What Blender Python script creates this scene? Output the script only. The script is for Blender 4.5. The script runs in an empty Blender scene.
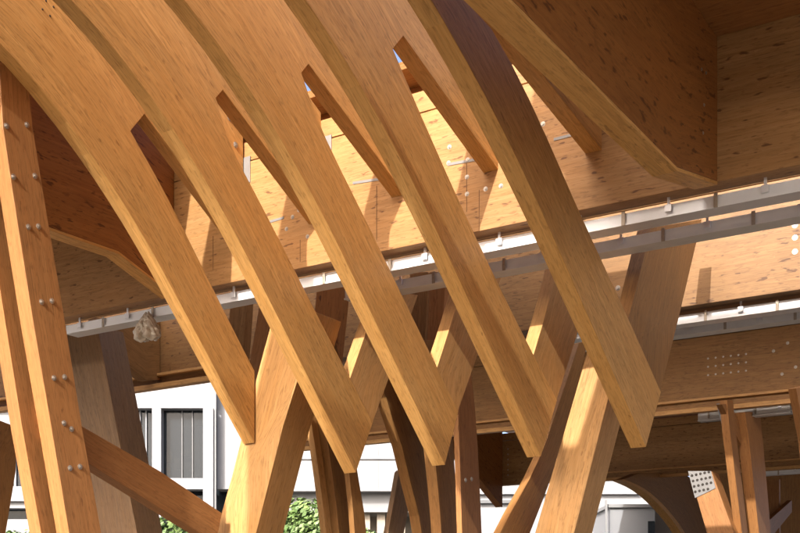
import bpy, bmesh, math, random
from mathutils import Vector
random.seed(7)
S = bpy.context.scene
COL = S.collection
# ---------------------------------------------------------------- frame of the timber hall
F, HV = 1100.0, 610.0                 # focal length in px of an 800 px wide picture, height of the horizon
EYE = 1.6                             # eye height above the ground
E1 = Vector((.8466, -.5322, 0))       # along the girders
E2 = Vector((.5322, .8466, 0))        # across the hall, along the ribs
UP = Vector((0, 0, 1))

def W(c, b, z):                       # hall coordinates (along, across, height above the eye) -> world
    return E1*c + E2*b + UP*(z+EYE)
def on_R(u, v, c):                    # a point of a rib plane -> (b, z)
    k = (u-400)/F; Y = c/(E1.x*k+E1.y)
    return (Y*(E2.x*k+E2.y), (HV-v)/F*Y)
def on_G(u, v, b):                    # a point of a girder plane -> (c, z)
    k = (u-400)/F; Y = b/(E2.x*k+E2.y)
    return (Y*(E1.x*k+E1.y), (HV-v)/F*Y)
def c_at(u, b): return on_G(u, 0, b)[0]

# ---------------------------------------------------------------- materials
def nodes(name):
    m = bpy.data.materials.new(name); m.use_nodes = True
    nt = m.node_tree; return m, nt, nt.nodes, nt.links, nt.nodes['Principled BSDF']
def val(N, v):
    n = N.new('ShaderNodeValue'); n.outputs[0].default_value = v; return n.outputs[0]
def math_(N, L, op, a, b=None, clamp=False):
    n = N.new('ShaderNodeMath'); n.operation = op; n.use_clamp = clamp
    for i, x in enumerate((a, b)):
        if x is None: continue
        if isinstance(x, (int, float)): n.inputs[i].default_value = x
        else: L.new(x, n.inputs[i])
    return n.outputs[0]
def mixc(N, L, fac, a, b, mode='MIX'):
    n = N.new('ShaderNodeMix'); n.data_type = 'RGBA'; n.blend_type = mode
    if isinstance(fac, (int, float)): n.inputs[0].default_value = fac
    else: L.new(fac, n.inputs[0])
    for i, x in ((6, a), (7, b)):
        if isinstance(x, tuple): n.inputs[i].default_value = (*x, 1)
        else: L.new(x, n.inputs[i])
    return n.outputs[2]
def wood(name, light, dark, knots=.5, lam=.045, grain=1.0, rough=.55, streak=.5, weather=0):
    m, nt, N, L, P = nodes(name)
    uv = N.new('ShaderNodeUVMap'); uv.uv_map = 'UVMap'
    oi = N.new('ShaderNodeObjectInfo')
    add = N.new('ShaderNodeVectorMath'); add.operation = 'ADD'
    L.new(uv.outputs[0], add.inputs[0])
    cmb = N.new('ShaderNodeCombineXYZ')
    L.new(math_(N, L, 'MULTIPLY', oi.outputs['Random'], 37.0), cmb.inputs[0])
    L.new(math_(N, L, 'MULTIPLY', oi.outputs['Random'], 11.0), cmb.inputs[2])
    L.new(cmb.outputs[0], add.inputs[1])
    def mp(sx, sy):
        n = N.new('ShaderNodeMapping'); n.inputs['Scale'].default_value = (sx, sy, 1); L.new(add.outputs[0], n.inputs[0]); return n.outputs[0]
    def noise(vec, sc=1, det=3, dist=0, r=.5):
        n = N.new('ShaderNodeTexNoise'); n.inputs['Scale'].default_value = sc; n.inputs['Detail'].default_value = det
        n.inputs['Distortion'].default_value = dist; n.inputs['Roughness'].default_value = r; L.new(vec, n.inputs['Vector']); return n.outputs[0]
    def ramp(x, lo, hi, a=0., b=1.):
        n = N.new('ShaderNodeMapRange'); n.inputs[1].default_value = lo; n.inputs[2].default_value = hi
        n.inputs[3].default_value = a; n.inputs[4].default_value = b; L.new(x, n.inputs[0]); return n.outputs[0]
    sep = N.new('ShaderNodeSeparateXYZ'); L.new(add.outputs[0], sep.inputs[0])
    # one tint per lamella
    row = math_(N, L, 'FLOOR', math_(N, L, 'DIVIDE', sep.outputs[1], lam))
    seg = math_(N, L, 'FLOOR', math_(N, L, 'ADD', math_(N, L, 'MULTIPLY', sep.outputs[0], .45), math_(N, L, 'MULTIPLY', row, .37)))
    wc = N.new('ShaderNodeCombineXYZ'); L.new(row, wc.inputs[0]); L.new(seg, wc.inputs[1]); L.new(sep.outputs[2], wc.inputs[2])
    wn = N.new('ShaderNodeTexWhiteNoise'); wn.noise_dimensions = '3D'; L.new(wc.outputs[0], wn.inputs[0])
    # cathedral grain: each lamella takes its own slice of the noise
    sh = N.new('ShaderNodeCombineXYZ'); L.new(math_(N, L, 'MULTIPLY', wn.outputs[0], 9.), sh.inputs[0]); L.new(math_(N, L, 'MULTIPLY', row, 3.7), sh.inputs[2])
    gm = N.new('ShaderNodeVectorMath'); gm.operation = 'ADD'; L.new(mp(2.2, 34*grain), gm.inputs[0]); L.new(sh.outputs[0], gm.inputs[1])
    g1 = noise(gm.outputs[0], 1, 4, .6, .55)
    g2 = noise(mp(7, 105*grain), 1, 3, .3, .6)
    blot = noise(mp(1.1, 2.6), 1, 3, .3)
    kn = noise(mp(9, 30), 1, 2, .1, .5)
    col = mixc(N, L, ramp(g1, .28, .72), dark, light)
    col = mixc(N, L, ramp(g2, .36, .50, .42*streak+.10, 0), col, tuple(x*.45 for x in dark))
    col = mixc(N, L, ramp(wn.outputs[0], 0, 1, 0, .38), col, tuple(x*.62 for x in light))
    fl = noise(mp(14, 60), 1, 2, .2, .5)
    col = mixc(N, L, ramp(fl, .58, .67, 0, .5), col, tuple(x*.5 for x in dark))
    col = mixc(N, L, ramp(blot, .3, .75, .0, .35), col, (light[0]*1.08, light[1]*.92, light[2]*.72))
    kmask = ramp(kn, .735-.11*knots, .80-.11*knots, 0, .75*min(1, knots+.25))
    col = mixc(N, L, kmask, col, (dark[0]*.30, dark[1]*.20, dark[2]*.15))
    if weather:
        wt = noise(mp(1.2, 40), 1, 4, .3)
        col = mixc(N, L, ramp(wt, .35, .65, weather, weather*.4), col, (.20, .17, .14))
    rnd = ramp(oi.outputs['Random'], 0, 1, .93, 1.06)
    hs = N.new('ShaderNodeHueSaturation'); L.new(col, hs.inputs['Color']); L.new(rnd, hs.inputs['Value'])
    # thin glue lines
    fr = math_(N, L, 'FRACT', math_(N, L, 'DIVIDE', sep.outputs[1], lam))
    gl = math_(N, L, 'LESS_THAN', fr, .035)
    col = mixc(N, L, math_(N, L, 'MULTIPLY', gl, .28), hs.outputs[0], tuple(x*.4 for x in dark))
    L.new(col, P.inputs['Base Color'])
    P.inputs['Roughness'].default_value = rough
    P.inputs['Specular IOR Level'].default_value = .35
    bp = N.new('ShaderNodeBump'); bp.inputs['Strength'].default_value = .25; bp.inputs['Distance'].default_value = .003
    L.new(math_(N, L, 'ADD', g2, math_(N, L, 'MULTIPLY', g1, .5)), bp.inputs['Height']); L.new(bp.outputs[0], P.inputs['Normal'])
    return m
def plain(name, col, rough=.5, metal=0, bump=0, var=.12, sc=6, spec=.5):
    m, nt, N, L, P = nodes(name)
    tc = N.new('ShaderNodeTexCoord'); n = N.new('ShaderNodeTexNoise'); n.inputs['Scale'].default_value = sc; n.inputs['Detail'].default_value = 4
    L.new(tc.outputs['Object'], n.inputs['Vector'])
    c = mixc(N, L, n.outputs[0], tuple(x*(1-var) for x in col), tuple(min(1, x*(1+var)) for x in col))
    L.new(c, P.inputs['Base Color']); P.inputs['Roughness'].default_value = rough; P.inputs['Metallic'].default_value = metal
    P.inputs['Specular IOR Level'].default_value = spec
    if bump:
        b = N.new('ShaderNodeBump'); b.inputs['Strength'].default_value = bump; b.inputs['Distance'].default_value = .01
        L.new(n.outputs[0], b.inputs['Height']); L.new(b.outputs[0], P.inputs['Normal'])
    return m
M = {
 'rib':    wood('honey_glulam', (.68, .385, .13), (.48, .24, .06), knots=.4, streak=1.0),
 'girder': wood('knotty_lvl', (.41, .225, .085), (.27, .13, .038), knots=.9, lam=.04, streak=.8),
 'girder2': wood('dimmed_knotty_lvl', (.235, .13, .05), (.155, .075, .025), knots=.9, lam=.04, streak=.8),  # the girder LVL again, darkened to hold its sunlight down
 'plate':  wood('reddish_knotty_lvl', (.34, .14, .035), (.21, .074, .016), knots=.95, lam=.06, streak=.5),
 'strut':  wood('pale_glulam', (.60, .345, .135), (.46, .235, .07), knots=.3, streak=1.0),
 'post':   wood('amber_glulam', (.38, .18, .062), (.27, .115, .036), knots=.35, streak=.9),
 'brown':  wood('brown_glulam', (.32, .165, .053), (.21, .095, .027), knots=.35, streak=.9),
 'grey':   wood('weathered_glulam', (.34, .20, .09), (.2, .11, .042), knots=.3, streak=1, weather=.2),
 'roof':   wood('roof_board', (.38, .17, .05), (.25, .1, .03), knots=.6, streak=.6),
 'zinc':   plain('zinc_plated_steel', (.74, .75, .77), .38, .75, 0, .08, 20),
 'track':  plain('galvanised_track', (.78, .79, .80), .42, .35, .05, .06, 9),
 'trackd': plain('dull_track_steel', (.70, .69, .66), .5, .2, .05, .12, 9),
 'steel':  plain('bolt_steel', (.42, .38, .33), .42, .8, 0, .2, 60),
 'stain':  wood('stained_timber', (.20, .10, .04), (.11, .05, .018), knots=.5, lam=.04, streak=1),
 'dullplate': plain('dull_plate_steel', (.20, .19, .18), .5, .2, .1, .15, 8),
 'dullsteel': plain('dull_bolt_steel', (.40, .34, .27), .5, .6, 0, .3, 60),
 'dark':   plain('dark_seal', (.03, .022, .016), .8),
 'plastic':plain('crumpled_clear_film', (.55, .48, .38), .08, 0, .6, .1, 60),
 'white':  plain('white_render', (.18, .188, .20), .7, 0, .05, .03, 2),
 'grayw':  plain('grey_render', (.17, .175, .18), .7, 0, .1, .06, 2),
 'beige':  plain('beige_stone', (.24, .21, .17), .8, 0, .2, .12, 3),
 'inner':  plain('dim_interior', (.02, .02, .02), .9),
 'frame':  plain('grey_window_frame', (.07, .075, .08), .5),
 'pave':   plain('dark_paving', (.095, .082, .065), .85, 0, .2, .12, 1.5),
 'bark':   plain('bark', (.12, .085, .06), .9, 0, .5),
 'shelf':  plain('room_things', (.45, .36, .24), .7, 0, 0, .5, 3),
}
def glass():
    m, nt, N, L, P = nodes('dark_window_glass')
    P.inputs['Base Color'].default_value = (.02, .025, .03, 1); P.inputs['Roughness'].default_value = .06
    P.inputs['Alpha'].default_value = .8; P.inputs['Specular IOR Level'].default_value = .18
    return m
M['glass'] = glass()
def leafm():
    m, nt, N, L, P = nodes('leaf_green')
    g = N.new('ShaderNodeNewGeometry'); 
    c = mixc(N, L, g.outputs['Random Per Island'], (.07, .13, .03), (.16, .23, .07))
    L.new(c, P.inputs['Base Color']); P.inputs['Roughness'].default_value = .55
    return m
M['leaf'] = leafm()

# ---------------------------------------------------------------- mesh helpers
class MB:
    def __init__(s): s.bm = bmesh.new(); s.uv = s.bm.loops.layers.uv.new('UVMap'); s.v = {}; s.f = {}
    def vert(s, p):
        k = (round(p.x, 4), round(p.y, 4), round(p.z, 4))
        if k not in s.v: s.v[k] = s.bm.verts.new(p)
        return s.v[k]
    def face(s, pts, uvs):
        vs = [s.vert(p) for p in pts]
        if len(set(vs)) < len(vs):
            q = []; r = []
            for a, b in zip(vs, uvs):
                if a not in q: q.append(a); r.append(b)
            vs, uvs = q, r
        if len(vs) < 3: return
        key = frozenset(vs)
        if key in s.f:
            s.bm.faces.remove(s.f.pop(key)); return
        f = s.bm.faces.new(vs); s.f[key] = f
        for l, t in zip(f.loops, uvs): l[s.uv].uv = t
    def strip(s, A, B, n, t, uA=None, uB=None):
        """A, B world polylines of equal length; the slab runs from them by t along n"""
        back = n*t; d = 0
        off = random.random()*3
        ds = [0]
        for i in range(1, len(A)): ds.append(ds[-1]+((A[i]+B[i])/2-(A[i-1]+B[i-1])/2).length)
        for i in range(len(A)-1):
            a0, a1, b0, b1 = A[i], A[i+1], B[i], B[i+1]; w0 = (b0-a0).length; w1 = (b1-a1).length
            q = [(ds[i], 0), (ds[i+1], 0), (ds[i+1], w1), (ds[i], w0)] if uA is None else [uA[i], uA[i+1], uB[i+1], uB[i]]
            s.face([a0, a1, b1, b0], q)
            s.face([a0+back, b0+back, b1+back, a1+back], [(x+off, y) for x, y in (q[0], q[3], q[2], q[1])])
            s.face([a0, a0+back, a1+back, a1], [(ds[i], 3), (ds[i], 3+abs(t)), (ds[i+1], 3+abs(t)), (ds[i+1], 3)])
            s.face([b0, b1, b1+back, b0+back], [(ds[i], 5), (ds[i+1], 5), (ds[i+1], 5+abs(t)), (ds[i], 5+abs(t))])
        for i, r in ((0, 0), (len(A)-1, 1)):
            a, b = A[i], B[i]; w = (b-a).length
            s.face([a, b, b+back, a+back], [(0, 7), (w*.1, 7+w), (w*.1+abs(t)*.1, 7+w), (0.02, 7)])
    def box(s, o, ex, ey, ez):
        """box from corner o spanned by three vectors; the grain runs along ex"""
        lx, ly, lz = ex.length, ey.length, ez.length
        A = [o, o+ex]; B = [o+ez, o+ex+ez]
        s.strip(A, B, ey.normalized(), ly)
    def build(s, name, mat, parent=None, bevel=0):
        bmesh.ops.recalc_face_normals(s.bm, faces=s.bm.faces)
        me = bpy.data.meshes.new(name); s.bm.to_mesh(me); s.bm.free()
        me.materials.append(mat if not isinstance(mat, str) else M[mat])
        o = bpy.data.objects.new(name, me); COL.objects.link(o)
        if parent: o.parent = parent
        if bevel:
            b = o.modifiers.new('edge', 'BEVEL'); b.width = bevel; b.segments = 2; b.limit_method = 'ANGLE'; b.angle_limit = .6
        return o
def tag(o, label, cat, group=None, kind=None):
    o['label'] = label; o['category'] = cat
    if group: o['group'] = group
    if kind: o['kind'] = kind
    return o
def empty(name, loc, label, cat, group=None):
    o = bpy.data.objects.new(name, None); COL.objects.link(o); o.location = loc; o.empty_display_size = .1
    return tag(o, label, cat, group)
def put(o, parent):                       # parent keeping the world place (parents only carry a location)
    o.parent = parent
    if parent.type == 'EMPTY':
        for v in o.data.vertices: v.co -= parent.location
    elif parent.parent:
        for v in o.data.vertices: v.co -= parent.parent.location
    return o
def chaikin(p, n=3):
    for _ in range(n):
        q = [p[0]]
        for a, b in zip(p, p[1:]):
            q += [tuple(x*.75+y*.25 for x, y in zip(a, b)), tuple(x*.25+y*.75 for x, y in zip(a, b))]
        q.append(p[-1]); p = q
    return p
def resample(p, n):
    d = [0]
    for a, b in zip(p, p[1:]): d.append(d[-1]+math.dist(a, b))
    out = []
    for i in range(n):
        t = d[-1]*i/(n-1); j = 0
        while j < len(d)-2 and d[j+1] < t: j += 1
        f = (t-d[j])/max(1e-9, d[j+1]-d[j]); out.append(tuple(x+(y-x)*f for x, y in zip(p[j], p[j+1])))
    return out
def split_at(p, q):
    """cut polyline p at its point nearest q"""
    best = None
    for i, (a, b) in enumerate(zip(p, p[1:])):
        ab = (b[0]-a[0], b[1]-a[1]); t = max(0, min(1, ((q[0]-a[0])*ab[0]+(q[1]-a[1])*ab[1])/(ab[0]**2+ab[1]**2+1e-12)))
        r = (a[0]+ab[0]*t, a[1]+ab[1]*t); d = math.dist(r, q)
        if best is None or d < best[0]: best = (d, i, r)
    _, i, r = best
    return p[:i+1]+[r], [r]+p[i+1:]
def slab(name, typ, const, A, B, t, mat, label=None, cat=None, group=None, parent=None, smooth=0, bevel=.003, n=None):
    """a flat member: its seen face lies in a rib plane (R) or a girder plane (G), edges A and B, thickness t"""
    cv = (lambda p: on_R(p[0], p[1], const)) if typ == 'R' else (lambda p: on_G(p[0], p[1], const))
    a = [cv(p) for p in A]; b = [cv(p) for p in B]
    if smooth: a = resample(chaikin(a, smooth), n or 14); b = resample(chaikin(b, smooth), n or 14)
    if len(a) != len(b):
        k = max(len(a), len(b)); a = resample(a, k); b = resample(b, k)
    if typ == 'R': wa = [W(const, *p) for p in a]; wb = [W(const, *p) for p in b]; nrm = -E1
    else: wa = [W(p[0], const, p[1]) for p in a]; wb = [W(p[0], const, p[1]) for p in b]; nrm = E2
    mb = MB(); mb.strip(wa, wb, nrm, t)
    o = mb.build(name, mat, parent, bevel)
    if label: tag(o, label, cat or 'beam', group)
    return o
def beam(name, c0, c1, b0, b1, z0, z1, mat, label=None, cat='beam', group=None, parent=None, bevel=.003, n=6):
    """straight member along the girders, given in hall coordinates"""
    A = [W(c0+(c1-c0)*i/n, b0, z0) for i in range(n+1)]; B = [W(c0+(c1-c0)*i/n, b0, z1) for i in range(n+1)]
    mb = MB(); mb.strip(A, B, E2, b1-b0)
    o = mb.build(name, mat, parent, bevel)
    if label: tag(o, label, cat, group)
    return o
def bolt(parent, p, nrm, r=.016, mat='steel', name='bolt'):
    """washer, hexagon nut and bolt end on the face with normal nrm"""
    bm = bmesh.new(); uv = bm.loops.layers.uv.new('UVMap')
    nrm = nrm.normalized(); x = nrm.cross(UP).normalized(); y = nrm.cross(x)
    def disc(r0, h0, h1, k, ph=0):
        lo = [bm.verts.new(p+nrm*h0+(x*math.cos(ph+a*2*math.pi/k)+y*math.sin(ph+a*2*math.pi/k))*r0) for a in range(k)]
        hi = [bm.verts.new(p+nrm*h1+(x*math.cos(ph+a*2*math.pi/k)+y*math.sin(ph+a*2*math.pi/k))*r0) for a in range(k)]
        bm.faces.new(hi)
        for a in range(k): bm.faces.new([lo[a], lo[(a+1) % k], hi[(a+1) % k], hi[a]])
    disc(r*1.4, 0, r*.15, 16); disc(r, r*.15, r*.55, 6, random.random()); disc(r*.5, r*.55, r*.8, 10)
    bmesh.ops.recalc_face_normals(bm, faces=bm.faces)
    me = bpy.data.meshes.new(name); bm.to_mesh(me); bm.free(); me.materials.append(M[mat])
    o = bpy.data.objects.new(name, me); COL.objects.link(o); o.parent = parent
    return o
def PR(u, v, c): b, z = on_R(u, v, c); return W(c, b, z)
def PG(u, v, b): c, z = on_G(u, v, b); return W(c, b, z)

# ---------------------------------------------------------------- the setting
C_ = {i: -1.87-.725*(6-i) for i in range(0, 7)}
GB = 6.5; ZL = 2.53; ZT = 3.58
mb = MB(); mb.strip([Vector((-400, -400, 0)), Vector((400, -400, 0))], [Vector((-400, 400, 0)), Vector((400, 400, 0))], Vector((0, 0, -1)), .2)
g = mb.build('ground', 'pave'); g['kind'] = 'structure'

# ---------------------------------------------------------------- the five forked ribs
RIB = {   # lower edge, notch top, notch corner, upper edge of the lower prong, end of the blade, upper edge of the blade
 1: dict(L=[(0, 40), (42, 71), (72, 107), (100, 158), (132.5, 214), (189, 321), (240, 425), (254.5, 443)], N=(144.6, 114), Cn=(130.5, 131),
         P=[(160, 183), (176, 214), (229, 321), (254.5, 371)], D=(244, 247), U=[(150, 12), (200, 72), (243, 129)]),
 2: dict(L=[(72, 0), (112, 36), (146, 78), (176, 131), (226, 214), (356, 472.6)], N=(223, 90), Cn=(216, 98),
         P=[(228, 143), (266.5, 214), (320, 321), (373, 422)], D=(321, 222), U=[(225, -15), (275, 50), (321, 113)]),
 3: dict(L=[(186, 0), (224, 40), (258, 92), (284, 142), (323, 214), (445, 465)], N=(308.6, 64), Cn=(301.5, 73),
         P=[(320, 128), (363, 214), (414.4, 321), (458.5, 411)], D=(406, 196), U=[(310, -20), (355, 28), (405, 97)]),
 4: dict(L=[(308.6, 0), (340, 46), (372, 94), (396, 142), (429, 214), (541, 456.5)], N=(403.3, 36), Cn=(393, 49),
         P=[(417.4, 107), (464.6, 214), (516, 321), (557, 400)], D=(502, 175), U=[(420, -30), (455, 8), (502, 77)]),
 5: dict(L=[(433.5, 0), (456, 38), (480, 82), (510, 143), (543, 214), (589.4, 321), (646, 447)], N=(478, -8), Cn=(468, 4),
         P=[(491, 24), (534, 107), (580, 214), (627, 315), (661, 392)], D=(602.5, 151), U=[(500, -60), (560, 0), (603, 58)]),
}
RLAB = {1: 'honey coloured forked glulam rib whose lower prong butts the pale raking column at the left',
        2: 'honey coloured forked glulam rib second from the left, with bolts showing through its slot',
        3: 'honey coloured forked rib in the middle of the row of five',
        4: 'honey coloured forked glulam rib with the white sky showing through its slot',
        5: 'dark shaded forked glulam rib next to the deep shaded plate, rightmost of the row'}
RIBS = {}
for i, r in RIB.items():
    c = C_[i]; t = .11
    cv = lambda p: on_R(p[0], p[1], c)
    L = [cv(p) for p in r['L']]; N_ = cv(r['N']); Cn = cv(r['Cn']); Pp = [cv(p) for p in r['P']]; D = cv(r['D']); U = [cv(p) for p in r['U']]
    mid = {1: 4, 2: 4, 3: 4, 4: 4, 5: 4}[i]
    q1, q2 = L[mid], L[-1]                                   # the straight lower part
    ts = (q1[1]-q2[1])/(q2[0]-q1[0])
    b0, z0 = L[0]; sl = .30; sx = .4
    dz = lambda b: (b0-b)*sl - (b0-b)**2*.014
    xb = (z0+sl*b0-q1[1]-ts*q1[0])/(sl-ts); kn = (xb, z0+sl*(b0-xb))       # where the two tangents cross
    bs = max(xb-.85, 3.6); be = xb+.85
    pa = (bs, z0+dz(bs)) if bs < b0 else (bs, z0-sl*(bs-b0)); pe = (be, q1[1]-ts*(be-q1[0]))
    bez = [tuple((1-t_)**2*pa[m]+2*t_*(1-t_)*kn[m]+t_*t_*pe[m] for m in (0, 1)) for t_ in [k_/24 for k_ in range(25)]]
    Ls = [(sx+(bs-sx)*k_/12, z0+dz(sx+(bs-sx)*k_/12)) for k_ in range(12)]+bez+[q2]
    Ls = resample(Ls, 80)
    ub, uz = U[0]
    L0, L1 = split_at(Ls, (Cn[0]-.16, Cn[1]-.02))
    seam = [(sx+.05, z0+dz(sx)+.36), (1.8, z0+dz(1.8)+.36), (3.0, z0+dz(3.0)+.36), (3.0*.4+N_[0]*.6, (z0+dz(3.0)+.36)*.4+N_[1]*.6+.06), N_]
    Us = [(sx+.1, z0+dz(sx)+.8), (1.8, z0+dz(1.8)+.8), (3.0, z0+dz(3.0)+.8)]+[p for p in U if p[0] > 3.2]
    Us = resample(chaikin(Us, 3), 60)
    # the blade: seam upstream, free lower edge from the notch to the girder
    nu = 22
    sm = resample(chaikin(seam, 3), nu)
    U0, U1 = split_at(Us, (N_[0]+.15, N_[1]+.3))
    U0 = resample(U0, nu); U1 = resample(U1, 8)
    S1 = resample([N_, D], 8)
    L0 = resample(L0, nu); 
    tipc = Pp[-1]
    Pe = [N_, Cn]+resample(chaikin([Cn]+Pp, 2) if len(Pp) > 1 else [Cn]+Pp, 14)[1:]
    Ld = resample(L1, 15)
    Ld = [L0[-1]]+Ld[1:]
    k = len(Pe)
    if len(Ld) != k: Ld = resample(Ld, k)
    def w(ps): return [W(c, *p) for p in ps]
    Lf = Ls[:-1]+[(Ls[-1][0]+.4, Ls[-1][1]-.35)]
    acc = [0]
    for p, q in zip(Lf, Lf[1:]): acc.append(acc[-1]+math.dist(p, q))
    def uvL(p):
        best = None
        for j, (a, b) in enumerate(zip(Lf, Lf[1:])):
            l = math.dist(a, b); tt = max(0, min(1, ((p[0]-a[0])*(b[0]-a[0])+(p[1]-a[1])*(b[1]-a[1]))/l/l))
            d = math.dist(p, (a[0]+(b[0]-a[0])*tt, a[1]+(b[1]-a[1])*tt))
            if best is None or d < best[0]: best = (d, acc[j]+tt*l)
        return (best[1], best[0])
    def us(ps): return [uvL(p) for p in ps]
    k0 = uvL(N_)
    mb = MB()
    mb.strip(w(L0), w(sm), -E1, t, us(L0), us(sm))
    mb.strip(w(sm), w(U0), -E1, t, us(sm), us(U0))
    b1 = [(k0[0]+math.dist(p, N_), k0[1]) for p in S1]
    mb.strip(w(S1), w(U1), -E1, t, b1, [(x[0]+.1, x[1]+math.dist(p, q)) for x, p, q in zip(b1, S1, U1)])
    mb.strip(w(Ld), w(Pe), -E1, t, us(Ld), us(Pe))
    RIBS[i] = tag(mb.build('forked_rib', 'rib', None, .003), RLAB[i], 'rib', 'forked ribs in a row under the girder')
for u, v in ((229.5, 118), (235.5, 145)): bolt(RIBS[1], PR(u, v, C_[1]), E1, .017)
for u, v in ((42.5, 9.5), (46, 1), (53.5, 7), (50, 16)):        # small dark dowel holes
    bolt(RIBS[1], PR(u, v, C_[1]), E1, .005, 'dark', 'dowel_hole')

# ---------------------------------------------------------------- the deep plates (one at each end of the row)
def plate(c, b0, zl, zt, label, zend=ZL, t=.13, kink=5.75):
    A = [(b0, zl), (3, zl), (kink, zl+.05), (6.495, zend)]; B = [(b0, zt), (3, zt), (kink, zt), (6.495, zt)]
    mb = MB(); mb.strip([W(c, *p) for p in A], [W(c, *p) for p in B], -E1, t)
    o = mb.build('deep_plate', 'plate', None, .004)
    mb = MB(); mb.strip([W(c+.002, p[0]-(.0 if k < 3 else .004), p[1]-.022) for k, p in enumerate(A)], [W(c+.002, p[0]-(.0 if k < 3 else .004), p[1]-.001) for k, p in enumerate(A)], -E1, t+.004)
    mb.build('lit_underside', 'rib', o, .003)  # paler wood along the underside, standing in for light bounced off the ground
    return tag(o, label, 'beam', 'deep plates at the ends of the rib row')
pl = plate(C_[6], .3, 2.31, 3.377, 'deep dark shaded timber plate with an underside paled as if lit, at the top right', t=.135)
for u, v in ((706, 73), (701.5, 69.5), (704, 105), (703, 133)): bolt(pl, PR(u, v, C_[6]), E1, .007)
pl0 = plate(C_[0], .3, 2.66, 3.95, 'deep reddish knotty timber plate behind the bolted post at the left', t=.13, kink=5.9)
for v in pl0.data.vertices: pass

# ---------------------------------------------------------------- girders
def girder(b, c0, c1, label, cap=True, mat='girder', t=.15, ztop=ZT):
    p = empty('girder', W((c0+c1)/2, b, ZL), label, 'girder', 'girders running across the hall')
    put(beam('web', c0, c1, b, b+t, ZL, 3.425, mat, bevel=.003, n=10), p)
    put(beam('top_board', c0, c1, b+.004, b+t, 3.435, ztop, mat, bevel=.003, n=10), p)
    return p
G1 = girder(GB, -16, 4, 'long knotty girder that the rib ends butt against, sunlit in the middle')
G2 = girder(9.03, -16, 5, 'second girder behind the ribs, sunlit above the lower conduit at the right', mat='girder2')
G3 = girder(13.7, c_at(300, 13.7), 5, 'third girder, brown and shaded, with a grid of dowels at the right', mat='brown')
G4 = girder(20., c_at(468, 20.), 6, 'farthest low girder above the white building, with a column of dowels', mat='girder')
def gbolt(P, b, u, v, r=.015, mat='steel', name='bolt'):
    o = bolt(None, PG(u, v, b), -E2, r, mat, name); put(o, P)
for u, v in ((286.5, 229), (307.6, 236.5), (292.5, 217), (449.5, 147), (467.6, 160), (448.5, 163), (467, 177), (467, 194), (485.6, 189), (501, 186), (543, 124), (299, 210)):
    gbolt(G1, GB, u, v, .0115)
for u, v in ((795, 225.5), (795, 237.7), (795, 251.7), (618, 288)): gbolt(G2, 9.03, u, v, .016)
for ix in range(6):
    for iy in range(3): gbolt(G3, 13.7, 708+ix*7.6, 358.5-ix*.9+iy*8.3, .009, 'dullsteel')
for u, v in ((773.5, 351), (787.6, 343), (795.6, 367), (782, 374)): gbolt(G3, 13.7, u, v, .014, 'dullsteel')
for iy in range(6): gbolt(G4, 20., 508, 449+iy*5.2, .011, 'dullsteel')
# dark plugs / burn spots and thin strips put in for sun glare on the lit girder
def glare_strip(P, b, u0, v0, u1, v1, h, mat, name):
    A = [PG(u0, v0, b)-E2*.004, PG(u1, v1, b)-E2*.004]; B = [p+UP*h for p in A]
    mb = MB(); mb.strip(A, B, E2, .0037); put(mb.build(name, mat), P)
for a in ((353, 184.5, 383, 180), (448, 166, 476, 161), (270, 223, 284, 219), (554, 141, 574, 136)): glare_strip(G1, GB, *a, .018, 'dullplate', 'glare_strip')
for u0, v0, v1 in ((247.5, 184, 158), (328, 152, 137)):
    A = [PG(u0-3.5, v0, GB)-E2*.006, PG(u0-3.5, v1, GB)-E2*.006]; B = [p+E1*.065 for p in A]
    mb = MB(); mb.strip(A, B, E2, .0057); put(mb.build('end_plate', 'dullplate'), G1)
def groove(P, b, u, v0, v1, w_, mat='dark', name='groove'):
    A = [PG(u, v0, b)-E2*.0025, PG(u, v1, b)-E2*.0025]; mb = MB(); mb.strip(A, [p+E1*w_ for p in A], E2, .0022); put(mb.build(name, mat), P)
for a in ((376.5, 240, 186), (466.5, 212, 160), (479, 232, 190), (300, 262, 240), (213, 270, 236)): groove(G1, GB, *a, .004, 'stain')
# board behind the top of the girder and its fascia
beam('eaves_board', -9, -3.05, 6.75, 7.3, 3.91, 3.97, 'strut', 'thin pale eaves board seen through the slots above the long girder', 'board')
beam('closing_board', -9, -3.05, 7.02, 7.07, 3.30, 3.905, 'roof', 'dark closing board in the recess under the thin eaves board', 'board')

# ---------------------------------------------------------------- conduit trays under the girders
def tray(b, c0, c1, label, hang, zt=2.49, h=.075, dull=False):
    p = empty('cable_tray', W((c0+c1)/2, b, zt), label, 'cable tray', 'steel trays hung below the girders')
    m = 'trackd' if dull else 'track'
    put(beam('side_rail', c0, c1, b, b+.012, zt-h, zt, m, bevel=.001), p)
    put(beam('bottom', c0, c1, b+.012, b+.125, zt-h, zt-h+.006, m, bevel=0), p)
    put(beam('lip', c0, c1, b-.014, b, zt-h-.004, zt-h+.01, m, bevel=0), p)
    put(beam('side_rail', c0, c1, b+.125, b+.137, zt-h, zt, m, bevel=.001), p)
    c = hang
    while c > c0:
        if c < c1:
            h_ = put(beam('hanger', c-.008, c+.008, b-.018, b-.006, zt-.045, zt+.065, 'zinc', bevel=0, n=1), p)
            put(beam('clamp', c-.022, c+.022, b-.026, b-.0185, zt-.05, zt-.005, 'zinc', bevel=.002, n=1), p)
            put(beam('foot', c-.02, c+.045, b-.015, b+.03, zt+.065, zt+.072, 'zinc', bevel=0, n=1), p)
        m_ = c-.29
        if c0 < m_ < c1: put(beam('clip', m_-.012, m_+.012, b-.020, b-.0145, zt-.08, zt+.006, 'dullsteel', bevel=.001, n=1), p)
        c -= .58
    return p
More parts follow.
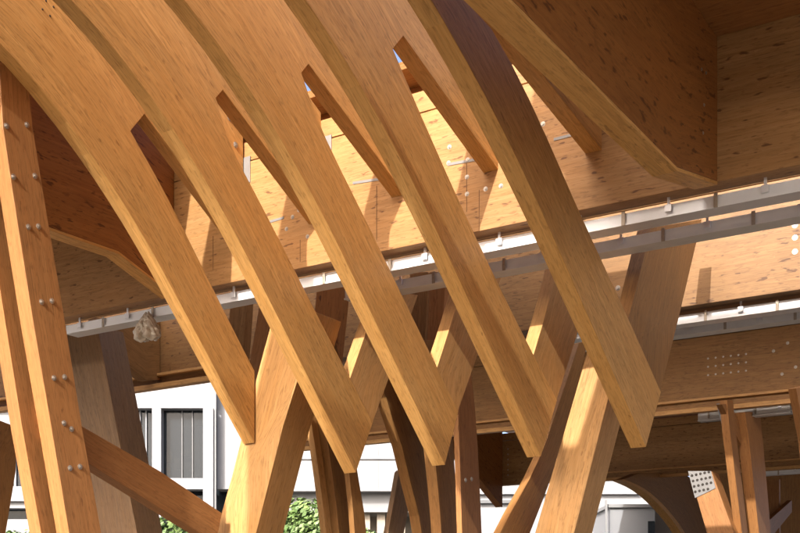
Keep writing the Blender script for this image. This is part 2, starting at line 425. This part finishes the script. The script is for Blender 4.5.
tray(6.60, c_at(66, 6.6), 4, 'bright steel cable tray hung directly under the long girder, the nearest one', c_at(766, 6.6)+.58)
tray(7.02, c_at(345, 7.02), 4, 'duller steel cable tray just behind and below the nearest one', c_at(708, 7.02)+.58, dull=True)
tray(9.13, c_at(560, 9.13), 5, 'bright steel cable tray under the second girder', c_at(729, 9.13)+.68)
tray(9.50, c_at(560, 9.50), 5, 'duller steel cable tray behind the one under the second girder', c_at(760, 9.5)+.58, dull=True)
tray(13.85, c_at(698, 13.85), c_at(790, 13.85), 'short steel cable tray hung under the third girder', c_at(780, 13.85), zt=2.50, h=.10, dull=True)
tray(20.2, c_at(762, 20.2), 6, 'farthest steel cable tray at the lower right', c_at(830, 20.2))
def ledger(b, c0, c1, label):
    p = empty('ledger', W((c0+c1)/2, b, 2.47), label, 'board', 'battens along the bottoms of the girders')
    put(beam('batten', c0, c1, b-.10, b-.006, 2.47, 2.525, 'strut'), p); put(beam('batten', c0, c1, b-.06, b-.006, 2.62, 2.65, 'strut'), p)
ledger(9.03, -16, c_at(262, 9.), 'pale battens under the second girder above the white building window')
ledger(13.7, c_at(300, 13.6), 5, 'pale battens along the bottom of the third girder')
ledger(20., c_at(590, 19.9), 6, 'pale battens along the bottom of the farthest girder')
slab('back_plate', 'R', c_at(160, 9.02), [(96, 338), (128, 366), (146, 380), (160, 380)], [(97, 318), (129, 318), (147, 318), (160, 318)], .13, 'brown',
     'brown wedge plate against the second girder, behind the hanging film bag', 'beam')

# ---------------------------------------------------------------- V members rising behind the rib tips
for i, A, B, lb in (
    (2, [(340, 405), (350, 378), (366, 332), (381, 289)], [(372.4, 423), (389, 378), (404, 335), (418, 295)], 'raking slab rising from the tip of the second rib, pale edge lit'),
    (3, [(428, 395), (437.5, 366), (451.5, 322), (464, 280)], [(458, 411), (477.6, 355), (489, 319), (502, 275)], 'raking slab rising from the tip of the middle rib, pale edge lit'),
    (4, [(524, 388), (534, 353), (545, 316), (559, 262)], [(556.4, 401), (576, 338), (584, 310), (598, 262)], 'raking slab rising from the tip of the fourth rib, below the dull tray'),
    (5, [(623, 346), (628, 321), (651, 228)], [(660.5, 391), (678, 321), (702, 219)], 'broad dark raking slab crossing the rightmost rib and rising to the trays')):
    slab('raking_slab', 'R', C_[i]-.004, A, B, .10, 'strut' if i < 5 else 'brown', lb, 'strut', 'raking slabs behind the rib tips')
# ---------------------------------------------------------------- big raking columns
slab('raking_column', 'G', 6.64, [(140, 800), (216, 533), (232, 476), (256, 380), (270, 328), (275, 312)], [(181, 800), (256, 533), (283, 426), (298, 378), (311, 330), (316, 312)], .33, 'strut',
     'thick pale sunlit raking column that the leftmost rib butts against', 'column', 'thick raking columns')
slab('raking_column', 'G', 7.62, [(458, 800), (535, 533), (587, 353), (598, 314)], [(506, 800), (574, 533), (609, 395), (629, 314)], .34, 'strut',
     'thick pale raking column below the rightmost rib, sunlit near its top', 'column', 'thick raking columns')
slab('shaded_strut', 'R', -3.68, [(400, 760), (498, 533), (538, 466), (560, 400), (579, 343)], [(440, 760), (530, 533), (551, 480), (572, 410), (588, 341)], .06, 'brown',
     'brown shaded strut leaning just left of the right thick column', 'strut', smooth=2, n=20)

# ---------------------------------------------------------------- bolted post at the left, its twin and brace
post = slab('bolted_post', 'R', -5.6, [(-1, 63), (3, 128), (16, 214), (33, 321), (51, 426), (69, 533), (108, 770)], [(27, 63), (33, 128), (47, 214), (65, 321), (82, 426), (101.5, 533), (145, 770)], .12, 'post',
     'amber bolted post at the left edge with pairs of round bolts', 'post', bevel=.004)
for u, v in ((6.5, 126), (27, 125), (13.6, 177), (35, 176), (28.5, 227), (38.5, 226.5), (41.6, 302), (52, 301), (54, 378), (64.6, 377), (64, 423), (71.5, 429), (70, 468), (80, 466.6), (18, 75)):
    bolt(post, PR(u, v, -5.6), E1, .0135)
post2 = slab('twin_post', 'R', -5.79, [(-40, 63), (-12, 214), (5, 321), (22, 427), (41, 533), (78, 770)], [(-8, 63), (14, 214), (30, 321), (50, 427), (70, 533), (110, 770)], .11, 'post',
     'narrow amber post just left of and behind the bolted post', 'post')
sp = slab('spacer_block', 'R', -5.722, [(43, 400), (49, 438)], [(55, 400), (61, 438)], .066, 'post', 'small amber spacer block held between the two left posts', 'block')
slab('left_brace', 'R', -5.74, [(70, 449), (88, 463), (160, 508), (216, 543)], [(70, 419), (87, 429), (160, 471), (222, 513)], .11, 'post',
     'reddish brace running down from the bolted post to the pale raking column', 'brace', bevel=.004)
slab('weathered_column', 'G', 7.4, [(58, 325), (78, 427), (96, 533), (150, 800)], [(97, 325), (116.5, 427), (137, 533), (190, 800)], .34, 'grey',
     'grey weathered column behind the bolted post, dark on its right side', 'column')
slab('edge_slab', 'R', -8.0, [(-40, 405), (-30, 533), (-40, 720)], [(17, 427), (16, 470), (-25, 720)], .12, 'brown', 'brown leaning slab cut off by the lower left edge of the photo', 'strut')

# ---------------------------------------------------------------- bundle of curved boards in the middle
def board(c, A, B, mat, label, t=.10):
    return slab('column_board', 'R', c, A, B, t, mat, label, 'board', 'curved boards of the middle column', smooth=2)
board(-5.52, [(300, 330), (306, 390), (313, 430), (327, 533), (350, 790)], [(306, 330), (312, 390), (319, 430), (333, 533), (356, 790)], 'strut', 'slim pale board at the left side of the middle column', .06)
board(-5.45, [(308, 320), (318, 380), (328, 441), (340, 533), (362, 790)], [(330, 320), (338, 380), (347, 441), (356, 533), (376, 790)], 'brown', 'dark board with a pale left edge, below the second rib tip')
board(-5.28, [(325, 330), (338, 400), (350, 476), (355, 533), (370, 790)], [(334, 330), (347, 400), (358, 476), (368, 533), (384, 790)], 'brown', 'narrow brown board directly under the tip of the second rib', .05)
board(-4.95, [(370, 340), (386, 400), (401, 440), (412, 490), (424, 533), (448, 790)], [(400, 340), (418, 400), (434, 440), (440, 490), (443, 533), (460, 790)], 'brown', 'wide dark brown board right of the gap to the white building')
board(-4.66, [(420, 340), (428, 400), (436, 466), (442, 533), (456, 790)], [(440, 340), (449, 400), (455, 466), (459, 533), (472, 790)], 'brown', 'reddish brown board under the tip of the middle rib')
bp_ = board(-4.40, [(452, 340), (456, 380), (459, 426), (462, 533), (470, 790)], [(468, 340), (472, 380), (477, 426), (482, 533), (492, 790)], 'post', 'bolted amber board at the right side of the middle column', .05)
for u, v in ((465.5, 480), (471.5, 479)): bolt(bp_, PR(u, v, -4.40), E1, .014)
slab('leaning_board', 'R', -5.3, [(330, 790), (388, 533), (394, 500), (399, 472)], [(352, 790), (404, 533), (409.5, 504), (401, 470)], .05, 'grey', 'short leaning board in front of the gap to the white building', 'board')
slab('back_board', 'G', 8.1, [(305, 420), (318, 275)], [(330, 420), (345, 275)], .1, 'plate', 'reddish board seen between the second and the middle rib below the tray', 'board', 'upright boards behind the ribs')
slab('back_board', 'G', 8.1, [(404, 400), (410, 272)], [(422, 400), (428, 272)], .1, 'brown', 'brown board between the middle and the fourth rib, left one of two', 'board', 'upright boards behind the ribs')
slab('back_board', 'G', 8.0, [(424, 400), (430, 272)], [(438, 400), (446, 272)], .1, 'post', 'amber board between the middle and the fourth rib, right one of two', 'board', 'upright boards behind the ribs')
slab('back_board', 'G', 8.1, [(222, 400), (232, 285)], [(240, 400), (248, 285)], .1, 'brown', 'brown board between the two leftmost ribs under the tray', 'board', 'upright boards behind the ribs')
slab('back_board', 'G', 8.0, [(243, 400), (262, 290)], [(255, 400), (276, 290)], .1, 'post', 'slim amber board beside the top of the left thick column', 'board', 'upright boards behind the ribs')

# ---------------------------------------------------------------- far right: posts, plated strut, arch
slab('slim_post', 'R', -3.62, [(727, 400), (730, 432), (742, 533), (760, 700)], [(733, 400), (736, 432), (748, 533), (766, 700)], .09, 'post', 'slim amber post at the lower right, left one of the pair', 'post', 'pair of slim posts under the third girder')
slab('slim_post', 'R', -3.55, [(745, 412), (749, 440), (759, 533), (776, 700)], [(760, 412), (763, 440), (771, 533), (788, 700)], .13, 'post', 'amber post with a dark right side at the lower right, right one of the pair', 'post', 'pair of slim posts under the third girder')
slab('fork_piece', 'R', -3.64, [(722, 404), (741, 445)], [(730, 404), (744, 430)], .07, 'post', 'small sloping piece forking off the top of the slim posts', 'strut')
ps = slab('plated_strut', 'G', 13.4, [(689, 471), (707, 533), (740, 650)], [(711.5, 471), (734, 533), (770, 650)], .3, 'post', 'brown strut topped with a perforated steel plate', 'strut')
pp = slab('perforated_plate', 'G', 13.39, [(688, 471), (695, 498)], [(711, 471), (715.5, 488)], .009, 'dullplate', parent=ps, bevel=0)
for iy in range(4):
    for ix in range(5):
        u = 692+ix*4.2+iy*1.1; v = 475.5+iy*5.4-ix*.9
        if iy == 3 and ix > 3: continue
        bolt(pp, PG(u, v, 13.388), -E2, .012, 'dark', 'plate_hole')
slab('arched_bracket', 'R', -6.8, [(622, 480), (640, 487), (655, 499), (670, 515), (683, 533), (700, 565), (715, 640)], [(640, 473), (670, 473), (690, 474), (700, 495), (712, 533), (722, 565), (735, 640)], .16, 'brown',
     'arched bracket with a curved underside paled as if lit below the farthest girder', 'bracket', smooth=3, n=20)
slab('lit_rim', 'R', -6.795, [(621, 480), (639, 487.5), (654, 499.5), (669, 515.5), (682, 533.5), (699, 565), (714, 640)], [(623, 479), (641.5, 486), (657, 498), (672, 514), (685, 532), (702, 565), (717, 640)], .17, 'rib', parent=bpy.data.objects['arched_bracket'], smooth=3, n=20, bevel=0)  # paler wood along the curve in place of light on the soffit
slab('far_plate', 'R', -7.0, [(652, 414), (682, 470)], [(722, 414), (691, 470)], .2, 'plate', 'dark wedge plate against the farthest girder, right of the rightmost rib tip', 'beam', 'wedge plates on the farthest girder')
slab('far_plate', 'R', c_at(502, 19.95), [(445, 440), (479, 478), (502.5, 507)], [(446, 430), (480, 430), (502.5, 430)], .16, 'plate', 'dark wedge plate left of the column of dowels with a pale sloping edge', 'beam', 'wedge plates on the farthest girder')
slab('boarded_screen', 'G', 22., [(763, 480), (766, 600)], [(779, 479), (780, 600)], .1, 'post', 'small amber panel at the lower right beyond the slim posts', 'screen')
slab('boarded_screen', 'G', 26., [(698, 462), (699, 640)], [(850, 456), (850, 640)], .1, 'brown', 'brown boarded screen filling the lower right corner behind the slim posts', 'screen')
slab('far_brace', 'R', -5.0, [(765, 545), (792, 512)], [(765, 524), (792, 500)], .1, 'post', 'dark sloping brace in the lower right corner', 'brace')
slab('edge_post', 'R', -1.9, [(796, 388), (806, 440), (830, 700)], [(815, 384), (825, 440), (850, 700)], .06, 'post', 'amber post just cut off by the right edge below the dowels', 'post')

# crumpled film bag tied to the near tray, and a paper cone at the short tray
def film(name, c, b, z, label, w=.17, h=.15, lobes=3, mat='plastic'):
    p = empty(name, W(c, b, z), label, 'bag')
    for k in range(lobes):
        bm = bmesh.new(); bmesh.ops.create_icosphere(bm, subdivisions=4, radius=1)
        rnd = random.Random(k+3)
        for v in bm.verts:
            q = v.co.copy(); tz = (q.z+1)/2
            wob = .25*math.sin(q.x*9+k*2)*math.sin(q.z*7+k)+.18*math.sin(q.y*13+q.z*11)
            r = (1-tz*.82)*(1+wob)
            v.co = Vector((q.x*r*w*.30+(k-(lobes-1)/2)*w*.30*(1.1-tz*.8), q.y*r*w*.3, (tz-1)*h*(1+.12*wob)))
        me = bpy.data.meshes.new('lobe'); [setattr(f_, 'smooth', True) for f_ in bm.faces]; bm.to_mesh(me); bm.free(); me.materials.append(M[mat])
        o = bpy.data.objects.new('lobe', me); COL.objects.link(o); o.parent = p
    p.rotation_euler = (0, 0, math.atan2(E1.y, E1.x))
    return p
film('film_bag', c_at(149, 6.56), 6.54, 2.45, 'crumpled clear film bag hanging from the near tray at the left', .34, .24, 2)
def cone():
    bm = bmesh.new(); bmesh.ops.create_cone(bm, cap_ends=False, segments=10, radius1=.012, radius2=.085, depth=.26)
    for v in bm.verts: v.co.x *= 1+.3*math.sin(v.co.y*40); v.co.x += v.co.z*.12
    bmesh.ops.solidify(bm, geom=bm.faces[:], thickness=.004)
    me = bpy.data.meshes.new('paper_cone'); bm.to_mesh(me); bm.free(); me.materials.append(M['white'])
    o = bpy.data.objects.new('paper_cone', me); COL.objects.link(o); o.location = PG(724, 414, 13.55)
    tag(o, 'small white paper cone hanging at the end of the short tray', 'cone')
cone()

# ---------------------------------------------------------------- roof decks, plus roofs added for their shade (most above the frame)
def deck(name, c0, c1, b0, b1, z, label, th=.12):
    return beam(name, c0, c1, b0, b1, z, z+th, 'roof', label, 'roof', n=4)
deck('roof_deck', C_[6]-.132, 5, 3.6, 6.49, 3.38, 'dark roof boards over the top right corner, above the deep plate')
deck('roof_deck', -16, C_[0]+.3, -1, 6.45, 3.96, 'dark roof boards over the deep reddish plate at the left')
deck('shade_roof', -2.75, 5, 3.0, 4.9, 4.9, 'unseen roof strip added to shade the right ribs and girder')  # the upper strips are unseen, set out for the shadows they throw
deck('shade_roof', -2.42, 5, 1.36, 2.98, 4.9, 'narrow unseen roof strip added to shade the rightmost rib')
deck('shade_roof', -2.9, 5, -6, 1.35, 4.9, 'unseen roof added over the viewer to shade the right column foot')
deck('shade_roof', -16, -3.5, 5.15, 6.75, 4.7, 'unseen strip above the long girder added to shade the second one')
deck('far_shade_roof', -12, 8, 15.0, 34, 4.3, 'low roof added to shade the far part of the hall')  # far roofs are added to keep the far girders in shade
deck('far_shade_roof', -16, 8, 9.3, 15, 4.2, 'low roof added behind the second girder to shade the third')
ob = empty('sky_blocker', W(0, -32, -1.6), 'brown building added unseen behind the viewer to block low sky light', 'building')  # unseen block, added to cut off light from the low sky
ww = MB(); ww.box(W(-30, -32, -1.6), E1*75, E2*-12, UP*9.5); put(ww.build('wall', 'beige'), ob)
for kx in range(12):
    for kz in range(3):
        ww = MB(); ww.box(W(-28+kx*6, -31.98, -.6+kz*3), E1*3.6, E2*-.01, UP*1.7); put(ww.build('window', 'frame'), ob)

# ---------------------------------------------------------------- white building beyond, trees
BY = 40.0
def X(u, Y=BY): return (u-400)/F*Y
def Z(v, Y=BY): return (HV-v)/F*Y+EYE
def fbox(name, u0, v0, u1, v1, Y, t, mat, parent=None, label=None, cat=None, group=None, ground=False):
    z0 = 0 if ground else Z(v1, Y)
    mb = MB(); o = Vector((X(u0, Y), Y, z0)); mb.box(o, Vector((X(u1, Y)-X(u0, Y), 0, 0)), Vector((0, t, 0)), Vector((0, 0, Z(v0, Y)-z0)))
    ob = mb.build(name, mat)
    if parent: put(ob, parent)
    if label: tag(ob, label, cat, group)
    return ob
bd = empty('white_building', (0, BY, 0), 'white rendered office building seen through the gaps under the beams', 'building')
fbox('fascia', -120, 355, 216, 408, BY, 8, 'white', bd)
fbox('pillar', 152, 408, 161, 560, BY+.01, .8, 'white', bd)
fbox('pillar', 203, 408, 213, 560, BY-.3, .8, 'white', bd, ground=True)
fbox('downpipe', 213.4, 380, 216, 560, BY-.2, .1, 'grayw', bd, ground=True)
fbox('wall', 217, 350, 262, 489, BY+.3, 8, 'white', bd)
fbox('sill', 161.2, 478, 202.8, 489, BY+.02, .7, 'white', bd)
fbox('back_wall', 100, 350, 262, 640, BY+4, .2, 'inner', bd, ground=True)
w_ = fbox('window', 161.2, 408.2, 202.8, 477.8, BY+.5, .04, 'glass', bd)
for u in (182, 192.5): fbox('mullion', u-.5, 408.2, u+.5, 477.8, BY+.44, .05, 'frame', w_)
for (u, v, uu, vv) in ((163, 452, 172, 462), (174, 458, 180, 470), (184, 449, 191, 455), (186, 462, 198, 470), (164, 466, 170, 476), (194, 445, 200, 476)):
    fbox('shelf_unit', u, v, uu, vv, BY+2.2, .4, 'shelf', bd)
fbox('wall', -160, 350, 99, 425, BY+.3, 7, 'white', bd)
fbox('window', -160, 425.2, 99, 486, BY+.5, .04, 'glass', bd)
for u in (-30, 6, 15, 24, 50): fbox('pillar', u-1, 425.2, u+1, 486, BY+.4, .08, 'white', bd)
fbox('sill', -160, 486.2, 99, 501, BY+.1, 3, 'white', bd)
fbox('string_course', -160, 501.2, 99, 508, BY+.3, 2, 'grayw', bd)
fbox('dark_opening', -160, 508.2, 99, 519, BY+.9, .05, 'glass', bd)
fbox('wall', -160, 519.2, 160, 640, BY+.3, 2, 'white', bd, ground=True)
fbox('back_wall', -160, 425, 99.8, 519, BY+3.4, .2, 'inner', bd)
w2 = fbox('window', 128, 390, 151.5, 480, BY+.5, .04, 'glass', bd)
for u in (134, 140, 146): fbox('mullion', u-.6, 390, u+.6, 480, BY+.4, .05, 'white', w2)
fbox('dark_opening', 161.2, 489.2, 233, 511, BY+1.2, .04, 'glass', bd)
fbox('wall', 262.2, 350, 470, 491, BY+.3, 7, 'white', bd)
fbox('string_course', 262.2, 457, 470, 459, BY+.22, .07, 'grayw', bd)
fbox('lower_band', 262.2, 491.2, 480, 512, BY+.9, 6, 'grayw', bd)
for u in (278, 300, 322, 366, 381, 401, 440): fbox('pier', u-4, 512.2, u+4, 640, BY+1.3, .6, 'beige', bd, ground=True)
fbox('recess_wall', 262, 512.3, 480, 640, BY+3, .2, 'beige', bd, ground=True)
for v in (372, 389, 398): fbox('panel_joint', -120, v, 151, v+.35, BY-.012, .01, 'grayw', bd)
for u in (330, 378, 425): fbox('panel_joint', u, 440, u+.35, 490, BY+.285, .01, 'grayw', bd)
bd2 = empty('flat_roofed_annexe', (3, 34, 0), 'white flat roofed annexe with a rail and small window, lower right', 'building')
Y2 = 34.0
fbox('soffit', 470, 462, 640, 494, Y2+5, 5, 'grayw', bd2)
fbox('wall', 470, 494.2, 700, 640, Y2+5.2, .4, 'white', bd2, ground=True)
fbox('string_course', 470, 500, 520, 503, Y2+5.0, .15, 'frame', bd2)
fbox('roof_box', 610, 507.5, 655, 640, Y2, 3, 'white', bd2, ground=True)
fbox('coping', 608, 504, 657, 507.3, Y2-.1, 3.2, 'grayw', bd2)
fbox('downpipe', 605.5, 500, 607.4, 640, Y2-.2, .08, 'grayw', bd2, ground=True)
wn_ = fbox('window', 648, 521, 654.5, 550, Y2-.03, .025, 'glass', bd2)
fbox('lower_wall', 655.2, 507.5, 700, 640, Y2+.8, 2, 'beige', bd2, ground=True)

def tree(x, y, top, rad, seed, label, dens=2600):
    rnd = random.Random(seed)
    t = empty('small_tree', (x, y, 0), label, 'tree', 'small leafy trees in front of the white building')
    bm = bmesh.new()
    def limb(p, q, r0, r1):
        d = (q-p); a = d.orthogonal().normalized(); b = d.cross(a).normalized()
        lo = [bm.verts.new(p+(a*math.cos(k*1.047)+b*math.sin(k*1.047))*r0) for k in range(6)]
        hi = [bm.verts.new(q+(a*math.cos(k*1.047)+b*math.sin(k*1.047))*r1) for k in range(6)]
        for k in range(6): bm.faces.new([lo[k], lo[(k+1) % 6], hi[(k+1) % 6], hi[k]])
    cz = top-rad
    limb(Vector((0, 0, 0)), Vector((.05, 0, cz)), .10, .05)
    cl = []
    for k in range(22):
        d = Vector((rnd.gauss(0, 1), rnd.gauss(0, 1), rnd.gauss(0, .8))).normalized()*rad*rnd.uniform(.35, .85)
        cl.append((Vector((0, 0, cz))+d, rad*rnd.uniform(.22, .42)))
        if k < 8: limb(Vector((.03, 0, cz*.75)), cl[-1][0], .035, .01)
    me = bpy.data.meshes.new('trunk'); bm.to_mesh(me); bm.free(); me.materials.append(M['bark'])
    o = bpy.data.objects.new('trunk', me); COL.objects.link(o); o.parent = t
    vs, fs = [], []
    for _ in range(dens):
        c, r = rnd.choice(cl); d = Vector((rnd.gauss(0, 1), rnd.gauss(0, 1), rnd.gauss(0, 1))).normalized()
        p = c+d*r*rnd.uniform(.75, 1.05); n = (d+Vector((rnd.gauss(0, .5), rnd.gauss(0, .5), .5+rnd.gauss(0, .5)))).normalized()
        a = n.orthogonal().normalized(); b = n.cross(a); s = rnd.uniform(.05, .10); k = len(vs)
        vs += [p-a*s, p-b*s*.5, p+a*s, p+b*s*.5]; fs.append((k, k+1, k+2, k+3))
    me = bpy.data.meshes.new('crown'); me.from_pydata(vs, [], fs); me.materials.append(M['leaf'])
    o = bpy.data.objects.new('crown', me); COL.objects.link(o); o.parent = t
TY = 26.0
tree(X(301, TY), TY, Z(503, TY), .95, 1, 'small green tree between the left thick column and the middle column', 5000)
tree(X(170, TY), TY, Z(515, TY), .8, 2, 'small green tree below the reddish brace', 4000)
tree(X(372, TY), TY, Z(526, TY), .8, 3, 'small green tree at the foot of the hexagonal gap in the middle', 4000)
tree(X(16, TY), TY, Z(526, TY), .8, 4, 'small green tree at the lower left corner behind the twin post', 3000)

# ---------------------------------------------------------------- light
EL, DEL = math.radians(31), math.radians(6.5)
Ld = (E2*math.cos(DEL)-E1*math.sin(DEL))*math.cos(EL)-UP*math.sin(EL)
sun = bpy.data.lights.new('sun', 'SUN'); sun.energy = 2.0; sun.angle = math.radians(.53); sun.color = (1, .96, .91)
so = bpy.data.objects.new('sun', sun); COL.objects.link(so); so.rotation_euler = Ld.to_track_quat('-Z', 'Y').to_euler(); so.location = (0, -5, 12)
wd = bpy.data.worlds.new('World'); S.world = wd; wd.use_nodes = True
nt = wd.node_tree; bg = nt.nodes['Background']; sk = nt.nodes.new('ShaderNodeTexSky'); sk.sky_type = 'NISHITA'; sk.sun_disc = False
sk.sun_elevation = EL; sk.sun_rotation = math.atan2(-Ld.x, -Ld.y)
sk.air_density = .45; sk.dust_density = 6.0; sk.ozone_density = .2
nt.links.new(sk.outputs[0], bg.inputs[0]); bg.inputs[1].default_value = .15
# ---------------------------------------------------------------- camera
cam = bpy.data.cameras.new('camera'); co = bpy.data.objects.new('camera', cam); COL.objects.link(co); S.camera = co
cam.sensor_width = 36; cam.lens = 36*F/800; cam.shift_y = (HV-266.5)/800; cam.clip_end = 2000; cam.clip_start = .05
co.location = (0, 0, EYE); co.rotation_euler = (math.radians(90), 0, 0)
S.view_settings.view_transform = 'Standard'; S.view_settings.look = 'None'; S.view_settings.gamma = 1
S.view_settings.use_curve_mapping = False; S.view_settings.exposure = 1.95
S.cycles.max_bounces = 8; S.cycles.diffuse_bounces = 6
